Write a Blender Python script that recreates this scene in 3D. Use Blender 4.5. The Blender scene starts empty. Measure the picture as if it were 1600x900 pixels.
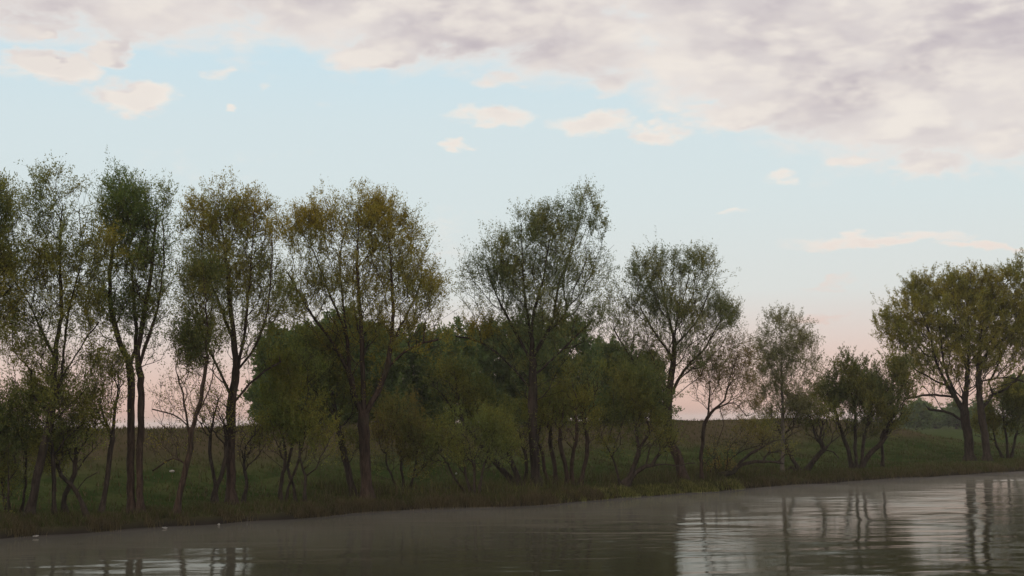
import bpy, math, random
import numpy as np
from mathutils import Matrix, Vector

SC = bpy.context.scene
COL = SC.collection
rng = np.random.default_rng(7)
random.seed(7)

# ------------------------------------------------------------------ camera
W, HPX, FPX = 1600.0, 900.0, 2222.0
CAM_H = 4.2
PITCH = math.atan(212.0 / FPX)
ROLL = -math.atan(0.014)
cam_d = bpy.data.cameras.new('camera')
cam = bpy.data.objects.new('camera', cam_d)
COL.objects.link(cam)
cam_d.sensor_width = 36.0
cam_d.lens = 36.0 * FPX / W
cam_d.clip_start = 0.1
cam_d.clip_end = 20000
CR = Matrix.Rotation(math.pi / 2 + PITCH, 4, 'X') @ Matrix.Rotation(ROLL, 4, 'Z')
cam.matrix_world = Matrix.Translation((0, 0, CAM_H)) @ CR
SC.camera = cam
CR3 = np.array(CR.to_3x3())
CPOS = np.array([0, 0, CAM_H])


def ray(px, py):
    return CR3 @ np.array([(px - 800.0) / FPX, (450.0 - py) / FPX, -1.0])


def at_depth(px, py, Y):
    d = ray(px, py)
    return CPOS + d * (Y / d[1])


def at_height(px, py, z):
    d = ray(px, py)
    return CPOS + d * ((z - CAM_H) / d[2])


# ------------------------------------------------------------------ colour management, sampling
SC.view_settings.view_transform = 'Standard'
SC.view_settings.look = 'None'
SC.view_settings.exposure = 0.0
SC.view_settings.gamma = 1.0
SC.render.engine = 'CYCLES'
SC.cycles.use_denoising = True
try:
    SC.cycles.denoiser = 'OPENIMAGEDENOISE'
    SC.cycles.denoising_input_passes = 'RGB_ALBEDO_NORMAL'
    SC.cycles.denoising_prefilter = 'ACCURATE'
except Exception:
    pass
SC.cycles.max_bounces = 6
SC.cycles.diffuse_bounces = 3
SC.cycles.glossy_bounces = 3
SC.cycles.transmission_bounces = 3
SC.cycles.volume_bounces = 1
SC.cycles.transparent_max_bounces = 8

# ------------------------------------------------------------------ sky (world) and sun
SUN_EL = math.radians(9.0)
SUN_AZ = math.radians(215.0)      # compass style: 0 = +Y (view direction), clockwise; behind the camera, to its left
world = bpy.data.worlds.new('World')
SC.world = world
world.use_nodes = True
NT = world.node_tree
NT.nodes.clear()


class NB:
    """small node-building helper"""
    def __init__(self, tree):
        self.t = tree

    def n(self, kind, **kw):
        nd = self.t.nodes.new(kind)
        for k, v in kw.items():
            setattr(nd, k, v)
        return nd

    def link(self, a, b):
        self.t.links.new(a, b)

    def put(self, sock, v):
        if hasattr(v, 'is_output'):
            self.link(v, sock)
        else:
            sock.default_value = v

    def math(self, op, a, b=None, c=None, clamp=False):
        nd = self.n('ShaderNodeMath', operation=op, use_clamp=clamp)
        self.put(nd.inputs[0], a)
        if b is not None:
            self.put(nd.inputs[1], b)
        if c is not None:
            self.put(nd.inputs[2], c)
        return nd.outputs[0]

    def vmath(self, op, a, b=None):
        nd = self.n('ShaderNodeVectorMath', operation=op)
        self.put(nd.inputs[0], a)
        if b is not None:
            self.put(nd.inputs[1], b)
        return nd.outputs['Value'] if op == 'LENGTH' else nd.outputs[0]

    def smooth(self, v, a, b, lo=0.0, hi=1.0):
        nd = self.n('ShaderNodeMapRange', interpolation_type='SMOOTHSTEP')
        self.put(nd.inputs['Value'], v)
        self.put(nd.inputs['From Min'], a)
        self.put(nd.inputs['From Max'], b)
        self.put(nd.inputs['To Min'], lo)
        self.put(nd.inputs['To Max'], hi)
        return nd.outputs['Result']

    def mix(self, f, a, b):
        nd = self.n('ShaderNodeMix', data_type='RGBA')
        self.put(nd.inputs[0], f)
        self.put(nd.inputs[6], a)
        self.put(nd.inputs[7], b)
        return nd.outputs[2]

    def noise(self, vec, scale, detail=4.0, rough=0.5, dist=0.0):
        nd = self.n('ShaderNodeTexNoise')
        if vec is not None:
            self.link(vec, nd.inputs['Vector'])
        nd.inputs['Scale'].default_value = scale
        nd.inputs['Detail'].default_value = detail
        nd.inputs['Roughness'].default_value = rough
        nd.inputs['Distortion'].default_value = dist
        return nd.outputs['Fac']

    def ramp(self, v, stops, interp='LINEAR'):
        nd = self.n('ShaderNodeValToRGB')
        cr = nd.color_ramp
        cr.interpolation = interp
        while len(cr.elements) < len(stops):
            cr.elements.new(0.5)
        for e, (p, c) in zip(cr.elements, stops):
            e.position = p
            e.color = (*c, 1.0) if len(c) == 3 else c
        self.link(v, nd.inputs['Fac'])
        return nd.outputs['Color']


def lin(r, g, b):
    f = lambda c: (c / 255 / 12.92) if c / 255 <= 0.04045 else ((c / 255 + 0.055) / 1.055) ** 2.4
    return (f(r), f(g), f(b))


def lin4(r, g, b):
    return (*lin(r, g, b), 1.0)


B = NB(NT)
tc = B.n('ShaderNodeTexCoord')
dirv = B.vmath('NORMALIZE', tc.outputs['Generated'])
sep = B.n('ShaderNodeSeparateXYZ')
B.link(dirv, sep.inputs[0])
dx, dy, dz = sep.outputs
az = B.math('ARCTAN2', dx, dy)                 # 0 straight ahead, positive to the right
el = B.math('ARCSINE', dz)
ael = B.math('ABSOLUTE', el)

sky = B.n('ShaderNodeTexSky', sky_type='NISHITA')
sky.sun_disc = False
sky.sun_elevation = SUN_EL
sky.sun_rotation = SUN_AZ
sky.air_density = 1.0
sky.dust_density = 2.0
sky.ozone_density = 1.5

# clear air: pale blue above, cream and rose towards the horizon (elevation in radians over 0.5)
clear = B.ramp(B.math('MULTIPLY', ael, 2.0), [
    (0.0, lin(229, 184, 168)),
    (0.045, lin(232, 197, 182)),
    (0.10, lin(230, 209, 200)),
    (0.18, lin(223, 226, 223)),
    (0.30, lin(218, 229, 230)),
    (0.42, lin(214, 229, 233)),
    (0.54, lin(205, 228, 238)),
    (0.80, lin(172, 210, 230)),
    (1.0, lin(148, 192, 220))])


def blob(azel, px, py, rx, ry):
    """soft 0..1 spot in the sky, given where it shows"""
    a0 = math.atan((px - 800) / FPX)
    e0 = (662 - 0.014 * (px - 800) - py) / FPX
    d = B.vmath('SUBTRACT', azel, (a0, e0, 0))
    d = B.vmath('MULTIPLY', d, (FPX / rx, FPX / ry, 0))
    return B.smooth(B.vmath('LENGTH', d), 1.55, 0.0)


PUFFS = [(62, 140, 70, 30, 1), (150, 112, 50, 24, .9), (205, 165, 80, 30, 1), (55, 90, 22, 9, .7), (415, 142, 22, 10, .6),
         (358, 183, 18, 10, .7), (332, 128, 34, 20, .6), (585, 92, 105, 36, 1), (780, 190, 90, 22, 1), (722, 230, 34, 10, .7),
         (925, 196, 90, 30, 1), (1040, 212, 70, 22, 1), (1160, 182, 130, 34, 1), (960, 140, 60, 26, .8), (800, 132, 80, 22, .8),
         (1060, 100, 110, 45, .8), (1470, 275, 85, 24, .9), (1330, 266, 50, 14, .7), (1440, 200, 150, 60, 1), (1590, 240, 90, 55, 1),
         (1290, 120, 140, 60, .8), (1360, 384, 190, 13, .75), (1215, 284, 26, 9, .5), (1560, 395, 120, 9, .6), (1160, 330, 30, 8, .45), (500, 170, 30, 16, .4),
         (350, 612, 120, 30, .8), (1340, 448, 130, 8, .4), (1330, 492, 110, 9, .4)]


def cover(off_az, off_el, detail, puffs=True):
    a = B.math('ADD', az, off_az)
    e = B.math('ADD', ael, off_el)
    cb = B.n('ShaderNodeCombineXYZ')
    B.link(a, cb.inputs[0])
    B.link(e, cb.inputs[1])
    azel = cb.outputs[0]
    # noise on the direction itself, so that it has no seam
    nv = B.vmath('ADD', dirv, (off_az, 0, off_el))
    nv = B.vmath('MULTIPLY', nv, (1.0, 1.0, 2.3))
    n1 = B.noise(nv, 7.5, detail, 0.56, 0.25)
    n2 = B.noise(nv, 26.0, max(2.0, detail - 2), 0.6, 0.3)
    nn = B.math('ADD', B.math('MULTIPLY', n1, 0.66), B.math('MULTIPLY', n2, 0.34))
    # lower edge of the overcast: high on the left, lower to the right
    edge = B.ramp(B.math('MULTIPLY_ADD', a, 0.5, 0.5), [
        (0.25, (.264,) * 3), (0.32, (.262,) * 3), (0.44, (.246,) * 3), (0.50, (.226,) * 3), (0.565, (.208,) * 3), (0.63, (.172,) * 3), (0.68, (.150,) * 3), (0.80, (.142,) * 3)])
    dist = B.math('SUBTRACT', e, edge)
    base = B.smooth(dist, -0.028, 0.048, 0.0, 0.80)
    if puffs:
        wv = B.n('ShaderNodeTexNoise')
        B.link(nv, wv.inputs['Vector'])
        wv.inputs['Scale'].default_value = 16.0
        wv.inputs['Detail'].default_value = 4.0
        wv.inputs['Roughness'].default_value = 0.6
        w = B.vmath('MULTIPLY', B.vmath('SUBTRACT', wv.outputs['Color'], (.5, .5, .5)), (.075, .040, 0))
        azel = B.vmath('ADD', azel, w)
    tot = base
    if puffs:
        pz = None
        for p in PUFFS:
            b = B.math('MULTIPLY', blob(azel, *p[:4]), 0.92 * p[4])
            pz = b if pz is None else B.math('MAXIMUM', pz, b)
        tot = B.math('MAXIMUM', base, pz)
    return B.math('ADD', tot, B.math('MULTIPLY', B.math('SUBTRACT', nn, 0.5), 2.1)), base


c0, band = cover(0.0, 0.0, 6.0)
c1, _ = cover(-0.008, 0.016, 4.0)
dens = B.smooth(c0, 0.20, 0.64)
dens = B.math('MULTIPLY', dens, B.smooth(ael, 0.0, 0.10, 0.55, 1.0))
lit = B.smooth(B.math('SUBTRACT', c0, c1), -0.22, 0.26)       # tops and upper left sides catch the light
lump = B.noise(B.vmath('MULTIPLY', dirv, (1.0, 1.0, 2.0)), 6.5, 4.0, 0.5, 0.2)
thick = B.math('MULTIPLY', B.smooth(c0, 0.38, 0.85), B.smooth(lump, 0.34, 0.64, 0.30, 1.0))
cl_thin = lin4(239, 232, 226)
cl_grey = lin4(190, 180, 187)
ccol = B.mix(thick, cl_thin, cl_grey)
ccol = B.mix(B.math('MULTIPLY', lit, 0.75), ccol, lin4(247, 239, 229))
low = B.smooth(ael, 0.05, 0.14)
ccol = B.mix(low, lin4(230, 196, 184), ccol)
skyc = B.mix(dens, clear, ccol)
SKY_STRENGTH = 0.12
scale = B.vmath('MULTIPLY', skyc, (1 / SKY_STRENGTH,) * 3)
fin = B.mix(0.03, scale, sky.outputs['Color'])
bg = B.n('ShaderNodeBackground')
bg.inputs['Strength'].default_value = SKY_STRENGTH
B.link(fin, bg.inputs['Color'])
wo = B.n('ShaderNodeOutputWorld')
B.link(bg.outputs[0], wo.inputs['Surface'])

sun_d = bpy.data.lights.new('sun', 'SUN')
sun_d.energy = 0.85
sun_d.angle = math.radians(14)
sun_d.color = (1.0, 0.80, 0.62)
sun = bpy.data.objects.new('sun', sun_d)
COL.objects.link(sun)
sv = Vector((math.sin(SUN_AZ) * math.cos(SUN_EL), math.cos(SUN_AZ) * math.cos(SUN_EL), math.sin(SUN_EL)))
sun.rotation_euler = sv.to_track_quat('Z', 'Y').to_euler()
sun.location = (0, -20, 60)


# ------------------------------------------------------------------ materials
def material(name):
    m = bpy.data.materials.new(name)
    m.use_nodes = True
    m.node_tree.nodes.clear()
    b = NB(m.node_tree)
    out = b.n('ShaderNodeOutputMaterial')
    return m, b, out


def mat_leaf():
    m, b, out = material('leaf')
    at = b.n('ShaderNodeAttribute', attribute_name='tint')
    d = b.n('ShaderNodeBsdfDiffuse')
    t = b.n('ShaderNodeBsdfTranslucent')
    b.link(at.outputs['Color'], d.inputs['Color'])
    warm = b.vmath('MULTIPLY', at.outputs['Color'], (1.25, 1.2, 0.7))
    b.link(warm, t.inputs['Color'])
    mx = b.n('ShaderNodeMixShader')
    mx.inputs[0].default_value = 0.48
    b.link(d.outputs[0], mx.inputs[1])
    b.link(t.outputs[0], mx.inputs[2])
    b.link(mx.outputs[0], out.inputs['Surface'])
    return m


def mat_bark(name, c1, c2, sc=1.0):
    m, b, out = material(name)
    tcn = b.n('ShaderNodeTexCoord')
    v = b.vmath('MULTIPLY', tcn.outputs['Object'], (9 * sc, 9 * sc, 1.8 * sc))
    n1 = b.noise(v, 1.0, 6, 0.65, 0.6)
    n2 = b.noise(tcn.outputs['Object'], 0.9, 3, 0.5)
    col = b.mix(b.smooth(n1, 0.35, 0.68), (*c1, 1), (*c2, 1))
    col = b.mix(b.smooth(n2, 0.52, 0.75, 0, 0.45), col, (0.040, 0.044, 0.024, 1))
    p = b.n('ShaderNodeBsdfPrincipled')
    b.link(col, p.inputs['Base Color'])
    p.inputs['Roughness'].default_value = 0.95
    p.inputs['Specular IOR Level'].default_value = 0.15
    bp = b.n('ShaderNodeBump')
    bp.inputs['Strength'].default_value = 0.9
    bp.inputs['Distance'].default_value = 0.04
    b.link(n1, bp.inputs['Height'])
    b.link(bp.outputs[0], p.inputs['Normal'])
    b.link(p.outputs[0], out.inputs['Surface'])
    return m


def mat_ground():
    m, b, out = material('meadow_ground')
    tcn = b.n('ShaderNodeTexCoord')
    P = tcn.outputs['Object']
    at = b.n('ShaderNodeAttribute', attribute_name='shore')        # metres inland of the waterline
    s = at.outputs['Fac']
    n1 = b.noise(P, 0.05, 5, 0.6)
    n2 = b.noise(P, 0.6, 6, 0.65)
    n3 = b.noise(P, 4.0, 5, 0.7)
    green = b.mix(b.smooth(n2, 0.38, 0.65), (0.034, 0.055, 0.016, 1), (0.072, 0.086, 0.032, 1))
    dry = b.mix(b.smooth(n3, 0.35, 0.7), (0.055, 0.045, 0.026, 1), (0.098, 0.078, 0.045, 1))
    col = b.mix(b.smooth(n1, 0.50, 0.72, 0.0, 0.6), green, dry)
    sx = b.n('ShaderNodeSeparateXYZ')
    b.link(P, sx.inputs[0])
    far = b.smooth(b.math('ADD', sx.outputs[2], b.math('MULTIPLY', b.math('SUBTRACT', n1, 0.5), 2.4)), 1.7, 3.3, 0, 0.9)
    col = b.mix(far, col, b.mix(n2, (0.072, 0.056, 0.034, 1), (0.105, 0.082, 0.052, 1)))
    farther = b.smooth(s, 260.0, 520.0)
    col = b.mix(farther, col, (0.060, 0.050, 0.032, 1))
    bank = b.smooth(b.math('ADD', s, b.math('MULTIPLY', b.math('SUBTRACT', n2, 0.5), 3.0)), 0.6, 2.8, 1.0, 0.0)
    col = b.mix(b.math('MULTIPLY', bank, 0.75), col, b.mix(n3, (0.046, 0.040, 0.021, 1), (0.074, 0.060, 0.034, 1)))
    mud = b.smooth(s, 0.15, 0.75, 1.0, 0.0)
    col = b.mix(mud, col, (0.028, 0.024, 0.020, 1))
    p = b.n('ShaderNodeBsdfPrincipled')
    b.link(col, p.inputs['Base Color'])
    p.inputs['Roughness'].default_value = 1.0
    p.inputs['Specular IOR Level'].default_value = 0.0
    bp = b.n('ShaderNodeBump')
    bp.inputs['Strength'].default_value = 0.5
    bp.inputs['Distance'].default_value = 0.15
    b.link(n3, bp.inputs['Height'])
    b.link(bp.outputs[0], p.inputs['Normal'])
    b.link(p.outputs[0], out.inputs['Surface'])
    return m


def mat_water():
    m, b, out = material('water')
    tcn = b.n('ShaderNodeTexCoord')
    P = tcn.outputs['Object']
    at = b.n('ShaderNodeAttribute', attribute_name='shore')
    s = at.outputs['Fac']
    v1 = b.vmath('MULTIPLY', P, (0.75, 1.0, 1.0))
    big = b.noise(P, 0.055, 3, 0.5)
    patch = b.smooth(big, 0.42, 0.60, 0.40, 1.3)
    openw = b.smooth(s, -2.0, -22.0, 0.35, 1.0)       # calmer under the bank
    w0 = b.noise(b.vmath('MULTIPLY', P, (0.45, 1.0, 1.0)), 0.42, 2, 0.5, 0.3)
    w1 = b.noise(v1, 0.9, 2, 0.5)
    w2 = b.noise(v1, 3.2, 3, 0.55)
    h = b.math('ADD', b.math('ADD', b.math('MULTIPLY', w1, 0.55), b.math('MULTIPLY', w0, 2.6)), b.math('MULTIPLY', w2, 0.20))
    h = b.math('MULTIPLY', b.math('MULTIPLY', h, patch), openw)
    bp = b.n('ShaderNodeBump')
    bp.inputs['Strength'].default_value = 1.0
    bp.inputs['Distance'].default_value = 0.036
    b.link(h, bp.inputs['Height'])
    d = b.n('ShaderNodeBsdfDiffuse')
    d.inputs['Color'].default_value = (0.033, 0.034, 0.018, 1)
    g = b.n('ShaderNodeBsdfGlossy')
    g.inputs['Color'].default_value = (1.0, 0.96, 0.90, 1)
    g.inputs['Roughness'].default_value = 0.07
    b.link(bp.outputs[0], g.inputs['Normal'])
    fr = b.n('ShaderNodeFresnel')
    fr.inputs['IOR'].default_value = 1.33
    b.link(bp.outputs[0], fr.inputs['Normal'])
    mx = b.n('ShaderNodeMixShader')
    b.link(b.math('MULTIPLY', fr.outputs[0], 0.62), mx.inputs[0])
    b.link(d.outputs[0], mx.inputs[1])
    b.link(g.outputs[0], mx.inputs[2])
    b.link(mx.outputs[0], out.inputs['Surface'])
    return m


def mat_blade():
    m, b, out = material('grass_blade')
    at = b.n('ShaderNodeAttribute', attribute_name='tint')
    d = b.n('ShaderNodeBsdfDiffuse')
    t = b.n('ShaderNodeBsdfTranslucent')
    b.link(at.outputs['Color'], d.inputs['Color'])
    b.link(at.outputs['Color'], t.inputs['Color'])
    mx = b.n('ShaderNodeMixShader')
    mx.inputs[0].default_value = 0.3
    b.link(d.outputs[0], mx.inputs[1])
    b.link(t.outputs[0], mx.inputs[2])
    b.link(mx.outputs[0], out.inputs['Surface'])
    return m


def mat_plain(name, c, rough=0.8):
    m, b, out = material(name)
    tcn = b.n('ShaderNodeTexCoord')
    n = b.noise(tcn.outputs['Object'], 14.0, 4, 0.6)
    col = b.mix(n, (c[0] * .8, c[1] * .8, c[2] * .78, 1), (*c, 1))
    p = b.n('ShaderNodeBsdfPrincipled')
    b.link(col, p.inputs['Base Color'])
    p.inputs['Roughness'].default_value = rough
    b.link(p.outputs[0], out.inputs['Surface'])
    return m


def mat_volume(name, density, colour, aniso=0.2):
    m, b, out = material(name)
    v = b.n('ShaderNodeVolumePrincipled')
    v.inputs['Density'].default_value = density
    v.inputs['Color'].default_value = (*colour, 1)
    v.inputs['Anisotropy'].default_value = aniso
    b.link(v.outputs[0], out.inputs['Volume'])
    return m


LEAF = mat_leaf()
BARK = mat_bark('bark', (0.020, 0.016, 0.013), (0.058, 0.046, 0.037))
BARK_RED = mat_bark('reddish_bark', (0.027, 0.019, 0.015), (0.072, 0.051, 0.039))
BARK_PALE = mat_bark('pale_bark', (0.085, 0.072, 0.060), (0.17, 0.145, 0.125))
GROUND = mat_ground()
WATER = mat_water()
BLADE = mat_blade()


# ------------------------------------------------------------------ mesh helpers
def mesh_from(name, verts, faces_quads=None, faces_tris=None, smooth=False, colors=None):
    """numpy -> mesh; colours are per face"""
    me = bpy.data.meshes.new(name)
    nq = 0 if faces_quads is None else len(faces_quads)
    nt = 0 if faces_tris is None else len(faces_tris)
    verts = np.asarray(verts, np.float32)
    me.vertices.add(len(verts))
    me.vertices.foreach_set('co', verts.ravel())
    loops = []
    starts = []
    if nq:
        loops.append(np.asarray(faces_quads, np.int32).ravel())
        starts.append(np.arange(nq, dtype=np.int32) * 4)
    if nt:
        loops.append(np.asarray(faces_tris, np.int32).ravel())
        starts.append(np.arange(nt, dtype=np.int32) * 3 + nq * 4)
    if loops:
        li = np.concatenate(loops)
        st = np.concatenate(starts)
        me.loops.add(len(li))
        me.loops.foreach_set('vertex_index', li)
        me.polygons.add(nq + nt)
        me.polygons.foreach_set('loop_start', st)
        if smooth:
            me.polygons.foreach_set('use_smooth', np.ones(nq + nt, dtype=bool))
    if colors is not None:
        a = me.attributes.new('tint', 'FLOAT_COLOR', 'FACE')
        c4 = np.ones((nq + nt, 4), np.float32)
        c4[:, :3] = colors
        a.data.foreach_set('color', c4.ravel())
    me.update(calc_edges=True)
    return me


def link(name, me, mat=None, parent=None, kind=None):
    o = bpy.data.objects.new(name, me)
    COL.objects.link(o)
    if mat is not None:
        me.materials.append(mat)
    if parent is not None:
        o.parent = parent
    if kind:
        o['kind'] = kind
    return o


def thing(name, label, cat, loc, group=None):
    o = bpy.data.objects.new(name, None)
    COL.objects.link(o)
    o.empty_display_size = 0.5
    o.location = loc
    o['label'] = label
    o['category'] = cat
    if group:
        o['group'] = group
    return o


def frames(d):
    d = d / np.maximum(np.linalg.norm(d, axis=-1, keepdims=True), 1e-9)
    a = np.where(np.abs(d[..., 2:3]) < 0.9, np.array([0, 0, 1.0]), np.array([1.0, 0, 0]))
    u = np.cross(d, a)
    u /= np.maximum(np.linalg.norm(u, axis=-1, keepdims=True), 1e-9)
    v = np.cross(d, u)
    return d, u, v


def tube(pts, rad, sides, lumpy=0.0):
    """one closed tapered tube along a chain"""
    pts = np.asarray(pts, float)
    n = len(pts)
    tan = np.gradient(pts, axis=0)
    tan /= np.maximum(np.linalg.norm(tan, axis=1, keepdims=True), 1e-9)
    ref = np.array([0.0, 1.0, 0.0]) if abs(tan[0, 1]) < 0.9 else np.array([1.0, 0, 0])
    u = np.cross(tan, ref)
    u /= np.maximum(np.linalg.norm(u, axis=1, keepdims=True), 1e-9)
    v = np.cross(tan, u)
    a = np.arange(sides) / sides * 2 * math.pi
    R = np.asarray(rad)[:, None] * np.ones(sides)
    if lumpy:
        R = R * (1 + lumpy * rng.standard_normal((n, sides))) * (1 + lumpy * 0.8 * np.sin(3 * a + rng.uniform(0, 6)))
    ring = pts[:, None] + R[..., None] * (np.cos(a)[None, :, None] * u[:, None] + np.sin(a)[None, :, None] * v[:, None])
    V = ring.reshape(-1, 3)
    i = np.arange(n - 1)[:, None] * sides
    j = np.arange(sides)[None]
    k = (j + 1) % sides
    q = np.stack([i + j, i + k, i + sides + k, i + sides + j], -1).reshape(-1, 4)
    V = np.vstack([V, pts[-1] + tan[-1] * rad[-1]])
    tip = len(V) - 1
    b0 = (n - 1) * sides
    t = np.array([[b0 + jj, b0 + (jj + 1) % sides, tip] for jj in range(sides)])
    return V, q, t


def prisms(p0, p1, r0, r1, sides=3):
    """independent little prisms, one per twig segment"""
    n = len(p0)
    d, u, v = frames(p1 - p0)
    a = np.arange(sides) / sides * 2 * math.pi
    c, s = np.cos(a)[None, :, None], np.sin(a)[None, :, None]
    off = c * u[:, None] + s * v[:, None]
    A = p0[:, None] + off * r0[:, None, None]
    Bq = p1[:, None] + off * r1[:, None, None]
    V = np.concatenate([A, Bq], 1).reshape(-1, 3)
    i = np.arange(n)[:, None] * 2 * sides
    j = np.arange(sides)[None]
    k = (j + 1) % sides
    q = np.stack([i + j, i + k, i + sides + k, i + sides + j], -1).reshape(-1, 4)
    return V, q


class Bag:
    def __init__(self):
        self.V, self.Q, self.T, self.n = [], [], [], 0

    def add(self, V, q=None, t=None):
        self.V.append(V)
        if q is not None and len(q):
            self.Q.append(q + self.n)
        if t is not None and len(t):
            self.T.append(t + self.n)
        self.n += len(V)

    def mesh(self, name, smooth=True):
        return mesh_from(name, np.vstack(self.V), np.vstack(self.Q) if self.Q else None, np.vstack(self.T) if self.T else None, smooth)


# ------------------------------------------------------------------ terrain: waterline, bank, meadow
SHORE_PX = [(-900, 905), (-300, 864), (0, 846), (110, 837), (200, 831), (320, 823), (430, 815), (540, 806), (640, 800), (760, 795), (860, 791), (920, 784),
            (1040, 775), (1160, 766), (1280, 757), (1400, 750), (1500, 744), (1600, 738), (1760, 728), (2000, 714)]
SP = np.array([at_height(x, y, 0.0)[:2] for x, y in SHORE_PX])
P0 = at_height(0, 845, 0.0)[:2]
U = at_height(1600, 738, 0.0)[:2] - P0
U /= np.linalg.norm(U)
N = np.array([-U[1], U[0]])                      # inland
T_S = (SP - P0) @ U
O_S = (SP - P0) @ N


def shore_off(t):
    t = np.asarray(t, float)
    o = np.interp(t, T_S, O_S)
    return o + 0.16 * np.sin(t * 1.9) + 0.10 * np.sin(t * 4.3 + 1.0) + 0.22 * np.sin(t * 0.63 + 2.0)


def ts(x, y):
    q = np.stack([np.asarray(x, float) - P0[0], np.asarray(y, float) - P0[1]], -1)
    t = q @ U
    return t, q @ N - shore_off(t)


def xy(t, s):
    n = np.asarray(s) + shore_off(t)
    return P0[0] + t * U[0] + n * N[0], P0[1] + t * U[1] + n * N[1]


PROF_S = [-2000, -12, -3, -0.8, 0.0, 0.22, 0.55, 1.6, 3.0, 8, 20, 60, 160, 400, 1200, 9000]
PROF_Z = [-3.0, -2.2, -1.0, -0.25, -0.01, 0.12, 0.34, 0.62, 0.74, 0.82, 0.90, 1.1, 1.5, 2.2, 3.0, 3.4]
# a long grassy rise follows the bank; its brow shows at eye level behind the trees and dies away to the right
RISE_S = [0, 5, 8, 12, 17, 22, 26, 30, 40, 70, 140, 400, 9000]
RISE_Z = [0, 0, .12, .62, 1.55, 2.62, 3.16, 3.30, 3.10, 2.2, 1.2, .3, 0]


def depth_at(px, s_want):
    """distance at which the sight line through a column crosses the line s metres inland"""
    lo, hi = 30.0, 900.0
    for _ in range(40):
        m = 0.5 * (lo + hi)
        p = at_depth(px, 660, m)
        if ts(p[0], p[1])[1] < s_want:
            lo = m
        else:
            hi = m
    return m


def t_col(px, s_want):
    p = at_depth(px, 660, depth_at(px, s_want))
    return float(ts(p[0], p[1])[0])


RISE_T0, RISE_T1 = t_col(1290, 26), t_col(1470, 26)
t_near0, t_near1 = t_col(150, 20), t_col(950, 26)


def height(t, s):
    z = np.interp(s, PROF_S, PROF_Z)
    k = np.clip((s - 0.6) / 4, 0, 1)
    z = z + k * (0.07 * np.sin(t * 0.55 + s * 0.31) + 0.05 * np.sin(t * 0.9 - s * 0.75 + 1.3) + 0.03 * np.sin(t * 2.1 + s * 1.7))
    fade = np.clip((RISE_T1 - t) / (RISE_T1 - RISE_T0), 0, 1)
    fade = fade * fade * (3 - 2 * fade)
    near = np.interp(t, [t_near0, t_near1], [0.70, 1.0])
    z = z + np.interp(s / near, RISE_S, RISE_Z) * (0.12 + 0.88 * fade) * (1 + 0.012 * np.sin(t * .21 + 1) + 0.008 * np.sin(t * .53))
    k2 = np.clip((s - 60) / 200, 0, 1)
    return z + k2 * (0.35 * np.sin(t * 0.013 + 0.6) + 0.25 * np.sin(t * 0.031 + s * 0.01))


def ground_z(x, y):
    t, s = ts(x, y)
    return float(height(t, s))


def on_ground(px, py):
    """where the sight line first meets the ground"""
    d = ray(px, py)
    d = d / d[1]
    y, step = 20.0, 1.0
    for _ in range(2000):
        p = CPOS + d * (y + step)
        if p[2] < ground_z(p[0], p[1]):
            if step < 0.01:
                break
            step *= 0.5
        else:
            y += step
            if y > 2000:
                break
    p = CPOS + d * y
    return np.array([p[0], p[1], ground_z(p[0], p[1])])


def nonuni(lo, hi, step, grow, end):
    mid = list(np.arange(lo, hi, step))
    a, s = [], step
    x = lo
    while x > -end:
        s *= grow
        x -= s
        a.append(x)
    b, s = [], step
    x = hi
    while x < end:
        b.append(x)
        s *= grow
        x += s
    return np.array(a[::-1] + mid + b)


tg = nonuni(-25, 105, 0.45, 1.22, 2600)
sg = np.concatenate([[-800, -300, -100, -30, -12, -6, -3, -1.5, -0.8, -0.35, -0.1, 0, 0.1, 0.22, 0.38, 0.55, 0.8, 1.1, 1.4, 1.8], nonuni(2.2, 14, 0.5, 1.13, 2600)[nonuni(2.2, 14, 0.5, 1.13, 2600) >= 2.2]])


def sheet(name, tg, sg, zf, mat):
    Tm, Sm = np.meshgrid(tg, sg, indexing='ij')
    X, Y = xy(Tm, Sm)
    Z = zf(Tm, Sm)
    V = np.stack([X, Y, Z], -1).reshape(-1, 3)
    nt, ns = len(tg), len(sg)
    i = np.arange(nt - 1)[:, None] * ns
    j = np.arange(ns - 1)[None]
    q = np.stack([i + j, i + j + ns, i + j + ns + 1, i + j + 1], -1).reshape(-1, 4)
    me = mesh_from(name, V, q, None, True)
    a = me.attributes.new('shore', 'FLOAT', 'POINT')
    a.data.foreach_set('value', Sm.astype(np.float32).ravel())
    return link(name, me, mat, None, 'structure')


sheet('ground', tg, sg, height, GROUND)
sheet('water', nonuni(-25, 105, 2.0, 1.3, 2600), np.array([ -700, -300, -150, -90, -60, -45, -36, -28, -22, -17, -13, -9, -6, -4, -2, -1, -0.3, 0.4]),
      lambda t, s: np.zeros_like(t), WATER)


# ------------------------------------------------------------------ trees
G_GREEN = np.array([0.142, 0.180, 0.064])
G_DARK = np.array([0.108, 0.142, 0.058])
G_OLIVE = np.array([0.300, 0.245, 0.046])
G_BROWN = np.array([0.240, 0.170, 0.066])
G_FAR = np.array([0.108, 0.165, 0.078])
G_GREY = np.array([0.160, 0.160, 0.096])


def leaves_mesh(name, pos, direc, length, width, col):
    n = len(pos)
    d, u, v = frames(direc)
    a = rng.uniform(0, 2 * math.pi, n)[:, None]
    w = u * np.cos(a) + v * np.sin(a)
    L = length[:, None]
    Wd = width[:, None]
    V = np.stack([pos + w * Wd * 0.5 + d * L * 0.2, pos - w * Wd * 0.5, pos + d * L], 1).reshape(-1, 3)
    return mesh_from(name, V, None, np.arange(n * 3).reshape(-1, 3), False, col)


RADK = 0.66
LEAFK = 1.0
STAT = [0, 0]


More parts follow.
